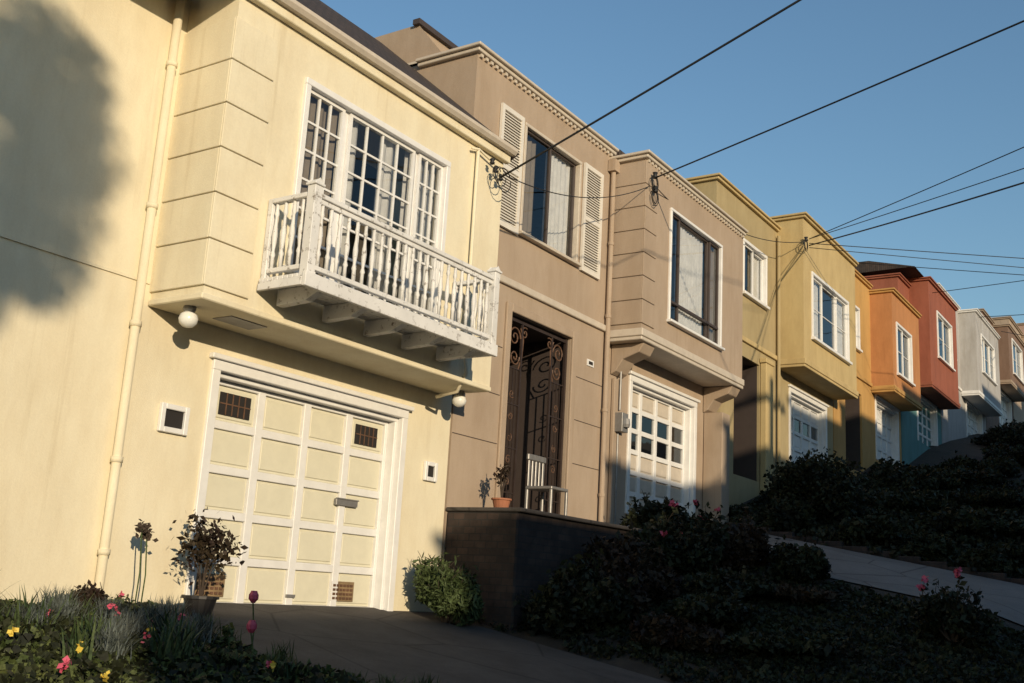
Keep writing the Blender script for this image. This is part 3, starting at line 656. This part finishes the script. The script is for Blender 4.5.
mesh_quads('small_pink_flowers',leaves_arrays(np.concatenate(F),.026,1.1),M['pink_petal']); mesh_quads('small_yellow_flowers',leaves_arrays(np.concatenate(G),.026,1.1),M['yellow_petal'])
shrub('heather_bush',5.5,7.55,.22,.2,.3,2500,.025,M['leafred'],16,8)
def pot(name,x,y,z,r,h,mat,leafmat,ph,pr,n,ls):
    e=empty(name); m=MB(); m.lathe((x,y,z),[(r*.7,0),(r*.95,h*.85),(r*1.08,h*.86),(r*1.08,h),(r*.9,h),(r*.88,h*.9),(.01,h*.9)],16); m.obj('pot',mat,e)
    st=MB(); P=[]
    for k in range(9):
        a=k*2.4; q=pr*rng.uniform(.3,1); top=Vector((x+q*math.cos(a),y+q*math.sin(a),z+h+ph*rng.uniform(.55,1)))
        mid=Vector((x+q*.35*math.cos(a),y+q*.35*math.sin(a),z+h+ph*.35)); st.tube([(x,y,z+h*.85),mid,top],.008,5,.4)
        P.append(np.array(top)+rng.normal(size=(n//9,3))*np.array([pr*.33,pr*.33,ph*.14]))
    st.obj('stems',M['stem'],e); mesh_quads('foliage',leaves_arrays(np.concatenate(P),ls,1.8),leafmat,e)
pot('potted_shrub',6.62,7.55,-.345,.15,.17,M['blackpot'],M['leafred'],.60,.20,800,.03)
pot('potted_flower',11.15,7.5,.98,.12,.15,M['terracotta'],M['leafred'],.42,.08,140,.03)
def stalk(name,x,y,h,mat,kind):
    e=empty(name); z=gzf(x,y); m=MB(); m.tube([(x,y,z),(x+.01,y,z+h*.5),(x-.02,y+.01,z+h)],.006,5); m.obj('stem',M['blade'],e)
    c=np.array([x-.02,y+.01,z+h])
    if kind=='tulip':
        V=[]
        for k in range(6):
            a=k*1.047; u=np.array([math.cos(a),math.sin(a),0]); s=np.array([-math.sin(a),math.cos(a),0]); r=.028
            lv=[(.3,.0,.012),(1,.03,.024),(1.05,.06,.022),(.75,.09,.006)]
            for q in range(3):
                r0,z0,w0=lv[q]; r1,z1,w1=lv[q+1]
                V+=[c+u*r*r0+s*-w0+[0,0,z0],c+u*r*r0+s*w0+[0,0,z0],c+u*r*r1+s*w1+[0,0,z1],c+u*r*r1-s*w1+[0,0,z1]]
        mesh_quads('petals',np.array(V),mat,e)
    else:
        mesh_quads('flower_head',leaves_arrays(c+rng.normal(size=(60,3))*.022,.03,1.3),mat,e)
stalk('tulip',5.98,6.2,.42,M['pink_petal'],'tulip'); stalk('tulip',5.8,6.0,.25,M['pink_petal'],'tulip')
stalk('daffodil',5.75,6.2,.22,M['leafyel'],'x')
for (x,y,h) in ((3.95,7.1,.42),(4.0,7.4,.4)): stalk('orange_lily',x,y,h,M['orange_petal'],'x')
stalk('dried_flower',5.98,7.6,.72,M['stem'],'x'); stalk('dried_flower',6.08,7.65,.66,M['stem'],'x'); 
c=MB(); cx,cy,cz=12.55,7.72,.98
c.box(cx-.22,cx+.22,cy-.22,cy+.2,cz+.40,cz+.44)
for (a,b_) in ((-.2,-.2),(.2,-.2),(-.2,.18),(.2,.18)): c.box(cx+a-.02,cx+a+.02,cy+b_-.02,cy+b_+.02,cz,cz+.40)
for i in range(5): c.box(cx-.20+i*.09,cx-.15+i*.09,cy+.17,cy+.19,cz+.44,cz+.80)
c.box(cx-.23,cx+.23,cy+.16,cy+.20,cz+.80,cz+.88)
c.obj('garden_chair',M['metal'],None,.008)

# ------------------------------------------------------------------ light / world
el=math.radians(12.5); hx,hy=-.5594,-.8289
S=Vector((hx*math.cos(el),hy*math.cos(el),math.sin(el)))
sl=bpy.data.lights.new('sun','SUN'); sl.energy=4.2; sl.angle=math.radians(.5); sl.color=(1,.82,.57)
so=bpy.data.objects.new('sun',sl); so.rotation_euler=S.to_track_quat('Z','Y').to_euler(); COL.objects.link(so)
W=bpy.data.worlds.new("World"); SC.world=W; W.use_nodes=True; nt=W.node_tree; bg=nt.nodes['Background']
sk=nt.nodes.new('ShaderNodeTexSky'); sk.sky_type='NISHITA'; sk.sun_disc=False; sk.sun_elevation=el; sk.sun_rotation=math.atan2(hx,hy)%(2*math.pi)
sk.air_density=1.5; sk.dust_density=.3; sk.ozone_density=4.2
nt.links.new(sk.outputs[0],bg.inputs[0]); bg.inputs[1].default_value=.15
# ------------------------------------------------------------------ camera
p=math.radians(13.1);h=math.radians(33.85);r=math.radians(3.3)
Fw=Vector((math.cos(p)*math.cos(h),math.cos(p)*math.sin(h),math.sin(p))); R=Vector((math.sin(h),-math.cos(h),0)); U=Vector((-math.sin(p)*math.cos(h),-math.sin(p)*math.sin(h),math.cos(p)))
cu=R*math.cos(r)+U*math.sin(r); cv=U*math.cos(r)-R*math.sin(r)
cam=bpy.data.cameras.new('camera'); cam.lens=36*1080/1024; cam.sensor_width=36; cam.clip_end=3000; cam.clip_start=.05
co=bpy.data.objects.new('camera',cam); mt=Matrix((cu,cv,-Fw)).transposed().to_4x4(); co.matrix_world=mt; COL.objects.link(co); SC.camera=co
SC.view_settings.view_transform='Standard'; SC.view_settings.look='None'; SC.view_settings.exposure=0
